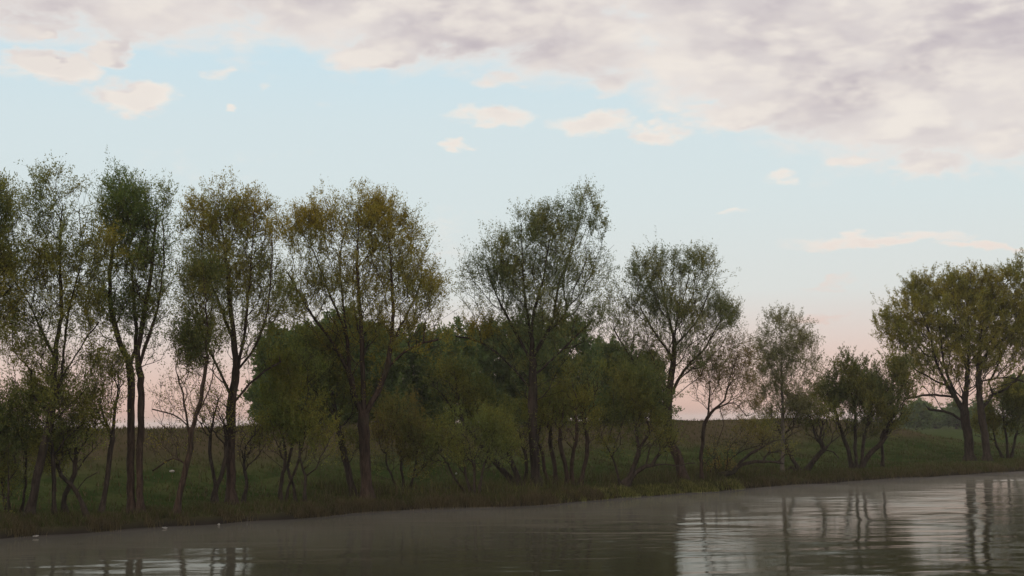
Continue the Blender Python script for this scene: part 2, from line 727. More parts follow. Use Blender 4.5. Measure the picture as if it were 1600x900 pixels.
def build_tree(name, label, cat, base, stems, crowns, M=600, leaf=(0.102, 0.044), tw=2.3, lv=23, twl=0.80,
               c0=G_GREEN, c1=G_OLIVE, bark=None, group=None, depth=None, deep=0.85, bf=0.22, upk=0.9,
               stem_name='trunk', ragged=0.42, limb_min=0.022, twig_r=0.007, flare=1.8, jitter=0.3, droop=0.0, spread=1.0):
    """stems: list of (radius_px, [(px,py)...]); crowns: (cx,cy,rx,ry[,tint[,density]]) as they show; all turned into metres at the tree's own distance"""
    bark = bark or BARK
    if stem_name == 'stem':
        tw, lv, droop, spread, ragged = tw * .85, lv * .72, -0.2, .85, .75
    if depth is None:
        g = on_ground(*base)
    else:
        p = at_depth(base[0], base[1], depth)
        g = np.array([p[0], p[1], ground_z(p[0], p[1])])
    Y = g[1]
    ppm = FPX / Y                                    # pixels per metre here

    def loc(px, py, off=0.0):
        p = at_depth(px, py, Y)
        p = p - g
        return np.array([p[0] , off, p[2]])

    nodes, par, isstem, rootid = [], [], [], []
    root_r = []
    tapers = []
    for si, (rp, poly) in enumerate(stems):
        pts = [loc(*q) for q in poly]
        amp = 0.0 if si == 0 else jitter
        if si:
            first = pts[0]
        base_stem = (len(nodes) == 0) or pts[0][2] < 0.45
        parent = -1
        if base_stem:
            pts[0][2] = min(pts[0][2], 0.0) - 0.12
            if si:
                offy = rng.uniform(-0.35, 0.35)
            else:
                offy = 0.0
            root_r.append(RADK * rp / ppm)
            rid = len(root_r) - 1
        else:
            arr = np.array(nodes)
            dd = np.linalg.norm(arr[:, [0, 2]] - pts[0][[0, 2]], axis=1)
            parent = int(np.argmin(dd))
            offy = arr[parent, 1]
            rid = rootid[parent]
            pts[0] = arr[parent].copy()
        # depth wander of this stem
        slope = rng.uniform(-1, 1) * jitter * 1.6
        total = sum(np.linalg.norm(pts[i + 1] - pts[i]) for i in range(len(pts) - 1))
        acc = 0
        for i, q in enumerate(pts):
            if i:
                acc += np.linalg.norm(pts[i][[0, 2]] - pts[i - 1][[0, 2]])
            q[1] = offy + (slope * acc / max(total, 1e-3) * min(total, 4.0) * 0.5 if (si or True) else 0)
        # Catmull-Rom through the points
        P = np.array(pts)
        if len(P) == 1:
            continue
        ext = np.vstack([2 * P[0] - P[1], P, 2 * P[-1] - P[-2]])
        out = []
        for i in range(len(P) - 1):
            a, b_, c, d = ext[i:i + 4]
            L = np.linalg.norm(c - b_)
            k = max(1, int(round(L / 0.38)))
            for h in range(k):
                x = h / k
                out.append(0.5 * ((2 * b_) + (c - a) * x + (2 * a - 5 * b_ + 4 * c - d) * x * x + (3 * b_ - a - 3 * c + d) * x ** 3))
        out.append(P[-1])
        out = np.array(out)
        out[1:] += rng.normal(0, 0.018, (len(out) - 1, 3))
        prev = parent
        for i, q in enumerate(out):
            if i == 0 and not base_stem:
                continue
            nodes.append(q)
            par.append(prev)
            isstem.append(True)
            rootid.append(rid)
            prev = len(nodes) - 1
        tapers.append(rp / ppm)
    n0 = len(nodes)

    # crown points: each mass of leaves breaks up into smaller ones at its rim
    more = []
    nsub = 3 if stem_name == 'stem' else 2
    rim_k = .80 if stem_name == 'stem' else .72
    big = 0.88 if stem_name == 'stem' else 1.0
    for c in crowns:
        c = list(c) + [0.2, 1.0][len(c) - 4:] if len(c) < 6 else list(c)
        more.append((c[0], c[1], c[2] * big, c[3] * big, c[4], c[5]))
        for _ in range(nsub):
            a = rng.uniform(-0.5, math.pi + 0.5)
            k = rng.uniform(.30, .48)
            more.append((c[0] + math.cos(a) * c[2] * rim_k, c[1] - math.sin(a) * c[3] * rim_k, c[2] * k, c[3] * k, c[4], c[5]))
    crowns = more
    cw = np.array([c[2] * c[3] * math.sqrt(min(c[2], c[3])) for c in crowns])
    dn = np.array([(c[5] if len(c) > 5 else 1.0) for c in crowns])
    dn = np.where(dn < 0.2, dn * 1.5, np.where(dn < 0.85, 0.32 + 0.60 * dn, 0.30 + 0.65 * dn if depth is None else dn))
    pr = cw * np.clip(dn, 0.35, 1.3)
    pr = pr / pr.sum()
    which = rng.choice(len(crowns), M, p=pr)
    M = int(M * 1.45)
    which = rng.choice(len(crowns), M, p=pr)
    A = np.zeros((M, 3))
    for i, c in enumerate(crowns):
        sel = np.where(which == i)[0]
        if not len(sel):
            continue
        v = rng.normal(size=(len(sel), 3))
        v /= np.linalg.norm(v, axis=1, keepdims=True)
        v *= (rng.uniform(0, 1, (len(sel), 1)) ** (1 / 2.6)) * (1 + 0.16 * np.minimum(np.abs(rng.normal(size=(len(sel), 1))), 1.4) * rng.choice([-1, 1], (len(sel), 1), p=[.4, .6]))
        ctr = loc(c[0], c[1])
        A[sel] = ctr + v * np.array([c[2] / ppm, deep * 0.5 * (c[2] + c[3]) / ppm, c[3] / ppm])
    ok = A[:, 2] > 0.25
    A, which = A[ok], which[ok]
    M = len(A)

    # greedy growth: each point joins where the way is short, and goes upwards
    cap = n0 + M * 4
    NP = np.zeros((cap, 3))
    NP[:n0] = nodes
    path = np.zeros(cap)
    for i in range(n0):
        if par[i] >= 0:
            path[i] = path[par[i]] + np.linalg.norm(NP[i] - NP[par[i]])
    NPar = list(par)
    rid = list(rootid)
    tag = [-1] * n0

    def costs(p, pl, pts):
        d = pts - p
        L = np.linalg.norm(d, axis=1) + 1e-6
        up = d[:, 2] / L
        return L * (1 + upk * np.maximum(0, 0.45 - up)) + bf * pl

    best = np.full(M, 1e9)
    bn = np.zeros(M, int)
    top = max(NP[:n0, 2].max(), 0.5)
    for i in range(n0):
        if NP[i, 2] < 0.18 * top and top > 3:
            continue
        c = costs(NP[i], path[i], A)
        m = c < best
        best[m] = c[m]
        bn[m] = i
    done = np.zeros(M, bool)
    cnt = n0
    for _ in range(M):
        a = int(np.argmin(np.where(done, 1e9, best)))
        done[a] = True
        p = bn[a]
        d = A[a] - NP[p]
        L = np.linalg.norm(d)
        k = 1 if L < 0.7 else min(4, int(L / 0.45))
        pd = NP[p] - NP[NPar[p]] if NPar[p] >= 0 else np.array([0, 0, 1.0])
        pd = pd / max(np.linalg.norm(pd), 1e-6)
        ctrl = NP[p] + (0.55 * pd + 0.45 * d / L) * L * 0.5
        prev = p
        start = NP[p].copy()
        for h in range(1, k + 1):
            x = h / k
            q = (1 - x) ** 2 * start + 2 * x * (1 - x) * ctrl + x * x * A[a]
            if h < k:
                q = q + rng.normal(0, 0.03, 3)
            if cnt >= cap:
                break
            NP[cnt] = q
            path[cnt] = path[prev] + np.linalg.norm(q - NP[prev])
            NPar.append(prev)
            rid.append(rid[prev])
            tag.append(int(which[a]))
            isstem.append(False)
            c = costs(q, path[cnt], A)
            m = (c < best) & ~done
            best[m] = c[m]
            bn[m] = cnt
            prev = cnt
            cnt += 1
    NP = NP[:cnt]
    NPar = np.array(NPar)
    tag = np.array(tag)
    kids = [[] for _ in range(cnt)]
    for i, p in enumerate(NPar):
        if p >= 0:
            kids[p].append(i)
    for _ in range(2):
        Q = NP.copy()
        for i in range(n0, cnt):
            if len(kids[i]):
                Q[i] = 0.5 * NP[i] + 0.25 * NP[NPar[i]] + 0.25 * NP[kids[i]].mean(0)
        NP = Q
    order = np.argsort(path[:cnt], kind='stable')
    tips = np.zeros(cnt)
    for i in order[::-1]:
        if not kids[i]:
            tips[i] += 1
        if NPar[i] >= 0:
            tips[NPar[i]] += tips[i]
    rid = np.array(rid)
    roottips = np.zeros(len(root_r))
    for i in range(cnt):
        if NPar[i] < 0:
            roottips[rid[i]] = max(tips[i], 1)
    RR = np.array(root_r)[rid]
    R = np.maximum(twig_r, RR * (tips / roottips[rid]) ** 0.60)
    # drawn boughs keep at least their own width, tapering to the tip
    idx = 0
    st = np.array(isstem)
    hmax = np.maximum(NP[:, 2].max(), 0.1)
    for i in range(n0):
        R[i] = max(R[i], RR[i] * 0.34 * (1 - 0.85 * min(1, max(0, NP[i, 2]) / hmax)))
        if NP[i, 2] < 0.5:
            R[i] *= 1 + (flare - 1) * (1 - max(0, NP[i, 2]) / 0.5)
    for i in order:
        if NPar[i] >= 0:
            R[i] = min(R[i], R[NPar[i]])

    T = thing(name, label, cat, g, group)
    STAT[0] += M

    # trunk chains, limb subtrees, twigs
    def main_child(i):
        return max(kids[i], key=lambda k: (isstem[k], tips[k])) if kids[i] else None

    def chain(i):
        c = [i]
        while True:
            m = main_child(c[-1])
            if m is None:
                return c
            c.append(m)

    twigs = Bag()

    def edges_of(sub):
        ii = np.array(sub)
        pp = NPar[ii]
        return NP[pp], NP[ii], np.minimum(R[pp], R[ii] * 1.5 + 0.003), R[ii]

    limb_roots = []
    for i in range(cnt):
        if NPar[i] < 0:
            ch = chain(i)
            bag = Bag()
            bag.add(*tube(NP[ch], R[ch], 10 if RR[i] > 0.08 else 7, 0.05 if RR[i] > 0.05 else 0.02))
            link(stem_name, bag.mesh(stem_name), bark, T)
            for a in ch:
                m = main_child(a)
                limb_roots += [k for k in kids[a] if k != m]
    for k in limb_roots:
        sub, stack = [], [k]
        while stack:
            a = stack.pop()
            sub.append(a)
            stack += kids[a]
        ch = chain(k)
        p = NPar[k]
        if R[k] > limb_min:
            bag = Bag()
            pts = np.vstack([NP[p], NP[ch]])
            rr = np.concatenate([[R[k] * 1.15], R[ch]])
            bag.add(*tube(pts, rr, 6, 0.03))
            rest = [a for a in sub if a not in set(ch)]
            if rest:
                bag.add(*prisms(*edges_of(rest), 4 if R[k] > 0.05 else 3))
            link('limb', bag.mesh('limb'), bark, T)
        else:
            twigs.add(*prisms(*edges_of(sub), 3))

    # fine twigs with leaves
    fine = np.where((tips <= 6) & (tag >= 0))[0]
    if len(fine):
        dens = dn[tag[fine]]
        q = NP[fine] * (1.5 if hmax > 5 else 2.1)
        ph = rng.uniform(0, 6.28, 9)
        f = (np.sin(q[:, 0] * 1.1 + q[:, 2] * .7 + ph[0]) + np.sin(q[:, 2] * 1.5 - q[:, 1] * .8 + ph[1]) + np.sin(q[:, 1] * 1.3 + q[:, 0] * .9 + ph[2])
             + .8 * np.sin(q[:, 0] * 2.7 - q[:, 2] * 2.1 + ph[3]) + .8 * np.sin(q[:, 1] * 2.9 + q[:, 2] * 2.4 + ph[4])) / 2.1
        clump = np.clip(1.0 + ragged * f, 0.18, 1.75)
        dens = dens * clump
        rep = rng.poisson(tw * np.clip(dens, 0.4, 1.7))
        src = np.repeat(fine, rep)
        nt_ = len(src)
        out = NP[src] - NP[NPar[src]]
        out /= np.maximum(np.linalg.norm(out, axis=1, keepdims=True), 1e-6)
        dirs = out * 0.8 + np.array([0, 0, 0.55 - droop]) + rng.normal(0, 0.55 * spread, (nt_, 3))
        dirs /= np.linalg.norm(dirs, axis=1, keepdims=True)
        ln = twl * rng.uniform(0.5, 1.25, nt_)
        p0 = NP[src]
        bend = rng.normal(0, 0.12, (nt_, 3)) + np.array([0, 0, 0.05 - droop * 0.5])
        p1 = p0 + (dirs + bend) * ln[:, None]
        w = np.full(nt_, twig_r * 0.75)
        V = np.stack([p0 + frames(dirs)[1] * w[:, None], p0 - frames(dirs)[1] * w[:, None], p1], 1).reshape(-1, 3)
        twigs.add(V, None, np.arange(nt_ * 3).reshape(-1, 3))
        nl = rng.poisson(lv * np.clip(dens * 0.85 + 0.16 * (dens > 0.3), 0.05, 1.5)[np.repeat(np.arange(len(fine)), rep)])
        ls = np.repeat(np.arange(nt_), nl)
        n = len(ls)
        STAT[1] += n
        if n:
            f = rng.uniform(0.12, 1.05, n)[:, None]
            pos = p0[ls] * (1 - f) + p1[ls] * f + rng.normal(0, 0.055 * spread, (n, 3))
            ld = dirs[ls] * 0.7 + rng.normal(0, 0.6, (n, 3)) + np.array([0, 0, 0.1 - droop])
            sz = rng.uniform(0.65, 1.25, n)
            tint = np.array([(c[4] if len(c) > 4 else 0.2) for c in crowns])[tag[src[ls]]]
            tint = np.clip(tint + rng.normal(0, 0.16, n) + 0.13 * np.sin(pos[:, 0] * 1.7 + pos[:, 2] * 1.3), 0, 1)
            col = c0[None] * (1 - tint[:, None]) + c1[None] * tint[:, None]
            col = col * rng.uniform(0.72, 1.28, n)[:, None]
            link('crown', leaves_mesh('crown', pos, ld, leaf[0] * sz, leaf[1] * sz, col), LEAF, T, 'stuff')
    if twigs.n:
        link('twigs', twigs.mesh('twigs', False), bark, T, 'stuff')
    return T


SHORE_G = 'willows and shrubs lining the bank'

# --- the row on the bank, left to right
build_tree('willow_tree', 'tree cut off by the left edge of the photo, olive crown only partly in view', 'tree', (-45, 818),
           [(12, [(-45, 818), (-42, 700), (-38, 560), (-30, 450), (-25, 360)]), (6, [(-40, 600), (-15, 500), (0, 430)])],
           [(-30, 395, 52, 105, .25), (-10, 360, 32, 70, .2, .8), (-20, 480, 50, 60, .5), (0, 420, 34, 50, .4, .9)], M=650, group=SHORE_G)
build_tree('willow_tree', 'leaning dark tree with a see-through pale top and olive clumps halfway up', 'tree', (45, 806),
           [(10, [(45, 806), (60, 735), (76, 665), (84, 600), (86, 545), (95, 480), (92, 400), (95, 320)]),
            (7, [(78, 655), (94, 590), (98, 545), (108, 470), (125, 400), (120, 330)]),
            (6, [(86, 560), (62, 510), (42, 465), (18, 430)]), (5, [(96, 585), (128, 545), (160, 505)])],
           [(85, 450, 72, 170, .3, .5), (92, 335, 50, 68, .12, .62), (60, 425, 52, 40, .5, .9), (146, 402, 36, 44, .45, .95), (98, 455, 58, 55, .4, .8),
            (40, 480, 45, 40, .5, .9), (60, 550, 62, 60, .25, .65), (140, 555, 42, 55, .25, .5), (90, 620, 60, 50, .15, .5)], M=1250, c0=G_GREEN, group=SHORE_G)
build_tree('willow_tree', 'straight thin trunk close behind the leaning dark tree', 'tree', (84, 806),
           [(5, [(84, 806), (86, 740), (84, 670), (88, 600), (84, 560)])],
           [(70, 640, 45, 60, .2, .7), (100, 660, 40, 50, .2, .7)], M=260, group=SHORE_G)
build_tree('willow_shrub', 'dense dark shrub at the left edge of the photo', 'shrub', (14, 803),
           [(3, [(10, 803), (6, 760), (0, 700)]), (3, [(18, 803), (22, 750), (28, 690)]), (3, [(28, 803), (36, 770), (40, 700)]), (3, [(-5, 803), (-20, 740), (-25, 690)])],
           [(8, 730, 42, 62, .1, 1.2), (25, 660, 36, 50, .1, 1), (-20, 680, 30, 70, .1, 1)], M=650, c0=G_DARK, tw=3.4, group=SHORE_G, stem_name='stem', limb_min=.016)
build_tree('willow_tree', 'tall tree with two close parallel trunks and a deep green top', 'tree', (206, 802),
           [(9, [(206, 802), (205, 720), (206, 650), (204, 575), (188, 535), (177, 490), (173, 430), (184, 350), (190, 285)]),
            (8, [(221, 802), (219, 740), (221, 650), (219, 590), (216, 560), (224, 500), (234, 440), (240, 380), (244, 325)]),
            (5, [(216, 570), (232, 530), (250, 470), (258, 400), (256, 350)]), (4, [(204, 580), (212, 530), (205, 470), (200, 400)])],
           [(205, 430, 66, 130, .2, .5), (192, 345, 50, 52, .12, 1.15), (190, 292, 24, 28, .1, .8), (243, 352, 32, 56, .15, .62), (180, 450, 42, 58, .2, .75),
            (236, 455, 34, 66, .2, .5), (216, 485, 30, 32, .35, 1.0), (158, 500, 36, 40, .3, .5), (240, 540, 28, 40, .2, .25)], M=1250, c0=np.array([0.112, 0.170, 0.062]), bark=BARK_RED, group=SHORE_G)
build_tree('crooked_willow', 'small crooked tree whose two bent trunks cross near the ground', 'tree', (104, 804),
           [(6, [(104, 804), (99, 785), (106, 762), (116, 738), (118, 700), (112, 660)]), (5, [(137, 804), (128, 782), (114, 758), (98, 742)]), (2.5, [(118, 765), (136, 748), (154, 738)])],
           [(112, 690, 48, 38, .2, .75), (140, 650, 34, 36, .3, .5), (85, 705, 35, 35, .2, .7)], M=420, group=SHORE_G)
build_tree('willow_tree', 'slim half-bare tree with a forked, twisting trunk left of the double trunk', 'tree', (157, 804),
           [(6, [(157, 804), (166, 745), (172, 685), (177, 625), (181, 580), (192, 560)]), (3, [(172, 690), (160, 655), (151, 632), (158, 585)]), (2, [(178, 600), (168, 570), (160, 545)])],
           [(165, 600, 36, 52, .3, .3), (190, 590, 25, 40, .3, .25), (150, 640, 30, 35, .3, .3)], M=420, group=SHORE_G)
build_tree('willow_tree', 'leaning tree with bare low boughs and one dark leafy head above', 'tree', (275, 802),
           [(7, [(275, 802), (284, 757), (297, 712), (302, 672), (316, 620), (325, 560), (326, 500), (323, 430)]), (3, [(302, 672), (285, 655), (262, 644), (243, 640)]),
            (3, [(299, 690), (287, 630), (276, 585)]), (3, [(294, 722), (272, 716), (242, 735)]), (3, [(305, 665), (330, 610), (338, 580)])],
           [(312, 540, 38, 42, .15, .5), (318, 465, 30, 58, .2, .4), (285, 620, 52, 48, .5, .12), (265, 690, 40, 35, .5, .1), (300, 560, 30, 40, .3, .4)], M=900, c0=G_DARK, bark=BARK_RED, group=SHORE_G)
build_tree('willow_tree', 'short tree with a V-shaped trunk just left of the thick straight trunk', 'tree', (337, 789),
           [(7, [(337, 789), (333, 745), (326, 705), (330, 650), (342, 610)]), (5, [(340, 768), (349, 725), (352, 690), (346, 650)])],
           [(330, 640, 34, 38, .5, .15), (350, 660, 30, 30, .4, .15)], M=300, group=SHORE_G)
build_tree('willow_tree', 'thick straight trunk under a tall rounded ochre-topped crown', 'tree', (362, 787),
           [(11, [(362, 787), (362, 720), (362, 660), (366, 612), (371, 582), (367, 520), (362, 460), (356, 400), (349, 335)]),
            (6, [(371, 585), (386, 520), (394, 450), (400, 390), (404, 335)]), (6, [(374, 588), (400, 545), (420, 495), (427, 435), (430, 385)]),
            (4, [(364, 622), (347, 580), (332, 548), (318, 500)]), (3, [(364, 630), (400, 590), (436, 565)]), (4, [(366, 540), (340, 470), (315, 410)])],
           [(360, 450, 92, 130, .35, .55), (348, 345, 58, 50, .75, 1.15), (396, 362, 40, 46, .85, 1.05), (358, 420, 80, 50, .5, 1.0), (322, 465, 46, 50, .3, .8),
            (420, 470, 42, 62, .25, .7), (372, 505, 75, 40, .2, .5), (400, 560, 40, 40, .3, .35)], M=1500, bark=BARK_RED, group=SHORE_G)
build_tree('willow_shrub', 'little bare crooked stem right beside the thick straight trunk', 'shrub', (380, 785),
           [(4, [(380, 785), (384, 750), (378, 725), (392, 690), (396, 665)]), (2.5, [(381, 738), (372, 712), (368, 690)])],
           [(390, 690, 28, 36, .5, .14)], M=180, group=SHORE_G, stem_name='stem')
build_tree('willow_shrub', 'light yellow-green shrub on several thin stems', 'shrub', (450, 786),
           [(4.5, [(437, 786), (439, 752), (445, 720), (436, 660), (432, 610)]), (3, [(442, 778), (455, 752), (466, 722), (480, 670)]),
            (3.5, [(462, 786), (456, 755), (448, 732), (460, 660), (466, 580)]), (3.5, [(476, 785), (475, 745), (466, 712), (472, 640)])],
           [(460, 645, 48, 60, .25, 1.0), (466, 575, 36, 48, .2, 1.0), (430, 675, 34, 48, .2, .8), (492, 685, 36, 54, .3, .7)], M=950, c0=np.array([0.140, 0.185, 0.060]), group=SHORE_G, stem_name='stem', leaf=(.11, .045))
build_tree('willow_tree', 'dark slanting trunk rising leftwards in front of the wood, beside the thickest trunk', 'tree', (554, 778),
           [(8, [(554, 778), (545, 738), (534, 694), (526, 652), (518, 612), (500, 578), (485, 545)]), (4, [(527, 660), (536, 620), (540, 580)])],
           [(492, 590, 42, 52, .1, 1), (535, 630, 30, 46, .15, .7), (515, 560, 30, 36, .1, .9), (540, 700, 28, 30, .3, .3)], M=700, c0=G_DARK, group=SHORE_G)
build_tree('willow_tree', 'broadest ochre-crowned tree, its thick trunk splitting into three', 'tree', (574, 780),
           [(13, [(574, 780), (572, 735), (571, 690), (569, 650), (569, 600), (567, 540), (564, 480), (560, 420), (564, 345)]),
            (8, [(570, 655), (556, 622), (546, 580), (541, 520), (534, 465), (530, 400), (540, 345)]),
            (8, [(571, 650), (592, 610), (608, 565), (615, 500), (613, 430), (608, 365)]),
            (5, [(546, 582), (516, 530), (482, 482), (455, 430)]), (4, [(541, 525), (512, 452), (490, 395)]),
            (5, [(606, 572), (640, 544), (685, 530)]), (4, [(613, 545), (640, 482), (662, 430)])],
           [(560, 440, 126, 125, .5, .55), (540, 348, 78, 46, .85, 1.15), (474, 366, 36, 46, .95, 1.1), (608, 392, 55, 62, .7, 1.05), (650, 450, 38, 60, .65, 1.0),
            (540, 430, 82, 50, .6, .8), (468, 470, 36, 56, .4, .6), (600, 500, 78, 46, .6, .75), (535, 525, 36, 28, .75, 1.3), (664, 530, 34, 40, .65, .9), (565, 590, 50, 36, .7, .4)],
           M=2100, group=SHORE_G, bark=BARK_RED)
build_tree('willow_shrub', 'brownish shrub right of the thickest trunk', 'shrub', (632, 768),
           [(3, [(632, 768), (626, 720), (620, 670)]), (3, [(640, 768), (648, 725), (655, 690)]), (2.5, [(622, 768), (608, 730), (598, 690)])],
           [(622, 668, 42, 50, .5, .9), (655, 712, 40, 38, .4, .8), (598, 712, 28, 34, .3, .6)], M=600, c0=G_GREEN, c1=G_BROWN, group=SHORE_G, stem_name='stem')
build_tree('willow_shrub', 'yellowish twiggy shrub with pale upright stems at the bank edge', 'shrub', (740, 772),
           [(3, [(736, 772), (726, 730), (716, 690)]), (3, [(741, 772), (742, 720), (741, 665)]), (3, [(747, 772), (757, 725), (774, 690)]), (2.5, [(730, 772), (712, 750), (700, 725)])],
           [(742, 700, 48, 46, .1, .75), (705, 695, 38, 42, .1, .7), (778, 695, 34, 42, .1, .7)], M=650, c0=G_GREEN, group=SHORE_G, stem_name='stem')
build_tree('fallen_willow', 'long dark trunk leaning far over to the left from a clump of stems', 'tree', (808, 759),
           [(7, [(808, 759), (785, 735), (768, 715), (744, 688), (716, 650), (688, 612)]), (3, [(770, 718), (748, 650), (738, 600)]), (3, [(720, 655), (715, 610), (710, 580)])],
           [(720, 620, 44, 42, .2, .6), (752, 640, 36, 40, .2, .7), (690, 590, 30, 34, .2, .6)], M=560, c0=G_DARK, group=SHORE_G)
build_tree('willow_tree', 'tallest tree in the middle, dark grey-green crown rising to the right', 'tree', (838, 760),
           [(11, [(838, 760), (835, 712), (832, 650), (833, 590), (831, 530), (836, 480), (850, 430), (860, 370), (880, 322)]),
            (6, [(832, 540), (822, 480), (816, 410), (815, 350)]), (6, [(836, 560), (862, 505), (872, 450), (890, 395), (908, 335)]),
            (5, [(862, 520), (884, 490), (880, 440), (895, 390)]), (5, [(829, 570), (798, 505), (772, 452), (760, 415)]),
            (4, [(829, 605), (782, 556), (742, 532), (712, 526)]), (4, [(838, 590), (880, 545), (925, 500)])],
           [(838, 478, 112, 100, .15, .55), (880, 400, 70, 70, .12, .6), (908, 345, 38, 48, .12, 1.1), (852, 365, 48, 42, .12, 1.0), (792, 400, 46, 46, .12, 1.0), (752, 445, 36, 46, .15, .8), (828, 440, 66, 52, .12, 1.05),
            (922, 415, 36, 56, .12, .6), (800, 510, 62, 36, .2, .85), (902, 500, 40, 34, .15, 1.2), (752, 520, 30, 26, 1.0, 1.2), (880, 455, 40, 40, .1, .7), (850, 590, 60, 40, .15, .5)],
           M=2000, c0=np.array([0.125, 0.162, 0.080]), c1=G_OLIVE, group=SHORE_G)
build_tree('willow_shrub', 'clump of short upright trunks right of the tallest middle tree', 'shrub', (888, 759),
           [(5, [(868, 760), (866, 722), (860, 690), (862, 650)]), (5, [(888, 759), (883, 722), (874, 690), (880, 640)]), (4.5, [(896, 759), (893, 722), (900, 680), (898, 630)]),
            (5, [(905, 757), (913, 730), (918, 690), (908, 640)]), (4, [(858, 758), (852, 735), (846, 700)])],
           [(880, 650, 50, 50, .3, .8), (905, 610, 38, 46, .25, .8), (850, 660, 34, 40, .3, .7), (925, 670, 24, 36, .3, .5)], M=900, group=SHORE_G, stem_name='stem', bark=BARK_RED)
build_tree('willow_shrub', 'low thick-stemmed shrub left of the tallest middle tree', 'shrub', (814, 760),
           [(6, [(814, 760), (806, 738), (795, 708), (790, 670)]), (4, [(820, 760), (822, 725), (816, 690)])],
           [(795, 680, 36, 42, .25, .8), (825, 690, 30, 36, .25, .6)], M=380, group=SHORE_G, stem_name='stem')
build_tree('willow_tree', 'low spreading tree with a bough reaching right just above the grass', 'tree', (969, 759),
           [(6, [(969, 759), (984, 746), (995, 715), (1004, 692), (1026, 666), (1050, 650)]), (5, [(976, 753), (1000, 733), (1030, 726), (1060, 728), (1086, 723)]),
            (2.5, [(971, 754), (960, 722), (950, 698)]), (4, [(998, 705), (990, 650), (976, 600)])],
           [(980, 630, 40, 52, .15, 1.0), (1022, 680, 42, 32, .15, .8), (955, 680, 26, 40, .2, .6), (1010, 620, 36, 40, .15, .9)], M=800, c0=G_DARK, group=SHORE_G)
build_tree('willow_tree', 'rounded grey-green tree on a trunk that bends left, pink sky behind its lower right', 'tree', (1068, 752),
           [(11, [(1068, 752), (1061, 718), (1049, 690), (1043, 650), (1047, 610), (1054, 560), (1056, 525), (1062, 490), (1075, 450), (1080, 405)]),
            (6, [(1056, 530), (1045, 490), (1036, 450), (1028, 410)]), (5, [(1041, 635), (1010, 590), (985, 558), (958, 515)]), (5, [(1047, 622), (1075, 572), (1102, 545), (1128, 500)]),
            (4, [(1053, 560), (1024, 520), (1000, 480)]), (4, [(1056, 545), (1090, 500), (1105, 460)])],
           [(1048, 500, 98, 105, .2, .6), (1070, 428, 48, 40, .15, 1.05), (1015, 432, 30, 40, .15, .9), (1035, 480, 60, 46, .15, 1.0), (960, 490, 28, 58, .15, .75), (1095, 500, 46, 44, .15, .9),
            (1132, 498, 18, 28, .15, .9), (1005, 555, 56, 46, .15, .75), (1085, 555, 46, 38, .15, .65), (1000, 600, 46, 40, .15, .8)],
           M=1700, c0=np.array([0.128, 0.162, 0.082]), c1=G_OLIVE, group=SHORE_G, bark=BARK_RED)
build_tree('willow_shrub', 'thin half-bare tree with a bough arching rightwards against pink sky', 'tree', (1095, 750),
           [(4.5, [(1095, 750), (1096, 705), (1100, 662), (1114, 640), (1130, 624), (1138, 590), (1152, 555)]), (3.5, [(1118, 637), (1145, 629), (1165, 651)]),
            (2.5, [(1122, 632), (1128, 662), (1118, 695)]), (2.5, [(1105, 655), (1108, 610), (1104, 570)])],
           [(1120, 595, 40, 50, .5, .35), (1150, 570, 30, 44, .5, .4), (1165, 620, 24, 36, .5, .3)], M=650, c0=G_GREY, c1=G_BROWN, bark=BARK_RED, group=SHORE_G)
build_tree('fallen_willow', 'collapsed brushy trunk lying along the bank with boughs slanting up to the right', 'tree', (1108, 745),
           [(6, [(1104, 745), (1122, 741), (1145, 738), (1155, 722), (1172, 708), (1186, 699), (1190, 684)]), (4, [(1150, 730), (1168, 723), (1200, 721), (1222, 724)]),
            (3, [(1180, 703), (1205, 690), (1232, 686)]), (2.5, [(1118, 741), (1116, 700), (1122, 670)]), (2.5, [(1132, 739), (1137, 715), (1134, 690)])],
           [(1180, 680, 44, 22, .4, .3), (1125, 715, 30, 22, .8, .18), (1130, 736, 26, 8, .9, .4), (1215, 705, 26, 16, .4, .2)], M=300, c1=G_BROWN, group=SHORE_G, flare=1.0)
build_tree('birch_tree', 'slim pale-trunked tree with a narrow oval crown and lacy twigs', 'tree', (1221, 741),
           [(4.5, [(1221, 741), (1224, 700), (1224, 640), (1223, 580), (1222, 530), (1221, 490)])],
           [(1225, 575, 52, 80, .25, .7), (1223, 530, 38, 42, .25, .9), (1240, 575, 44, 50, .3, .6), (1206, 590, 40, 50, .25, .7), (1228, 630, 54, 40, .3, .6)], M=900, c0=np.array([0.190, 0.205, 0.115]), c1=np.array([0.24, 0.22, 0.12]),
           bark=BARK_PALE, group=SHORE_G, leaf=(.12, .045), twig_r=.006)
build_tree('willow_shrub', 'low shrub with two stems spread in a wide V, right one longest', 'shrub', (1254, 738),
           [(4.5, [(1252, 738), (1236, 712), (1226, 690), (1214, 660)]), (6, [(1257, 738), (1275, 716), (1293, 697), (1312, 680)]), (2.5, [(1250, 736), (1236, 730), (1228, 735)]), (2.5, [(1285, 704), (1302, 706), (1310, 716)])],
           [(1228, 655, 32, 30, .2, .7), (1278, 660, 42, 28, .2, .7)], M=540, c0=G_DARK, group=SHORE_G, stem_name='stem')
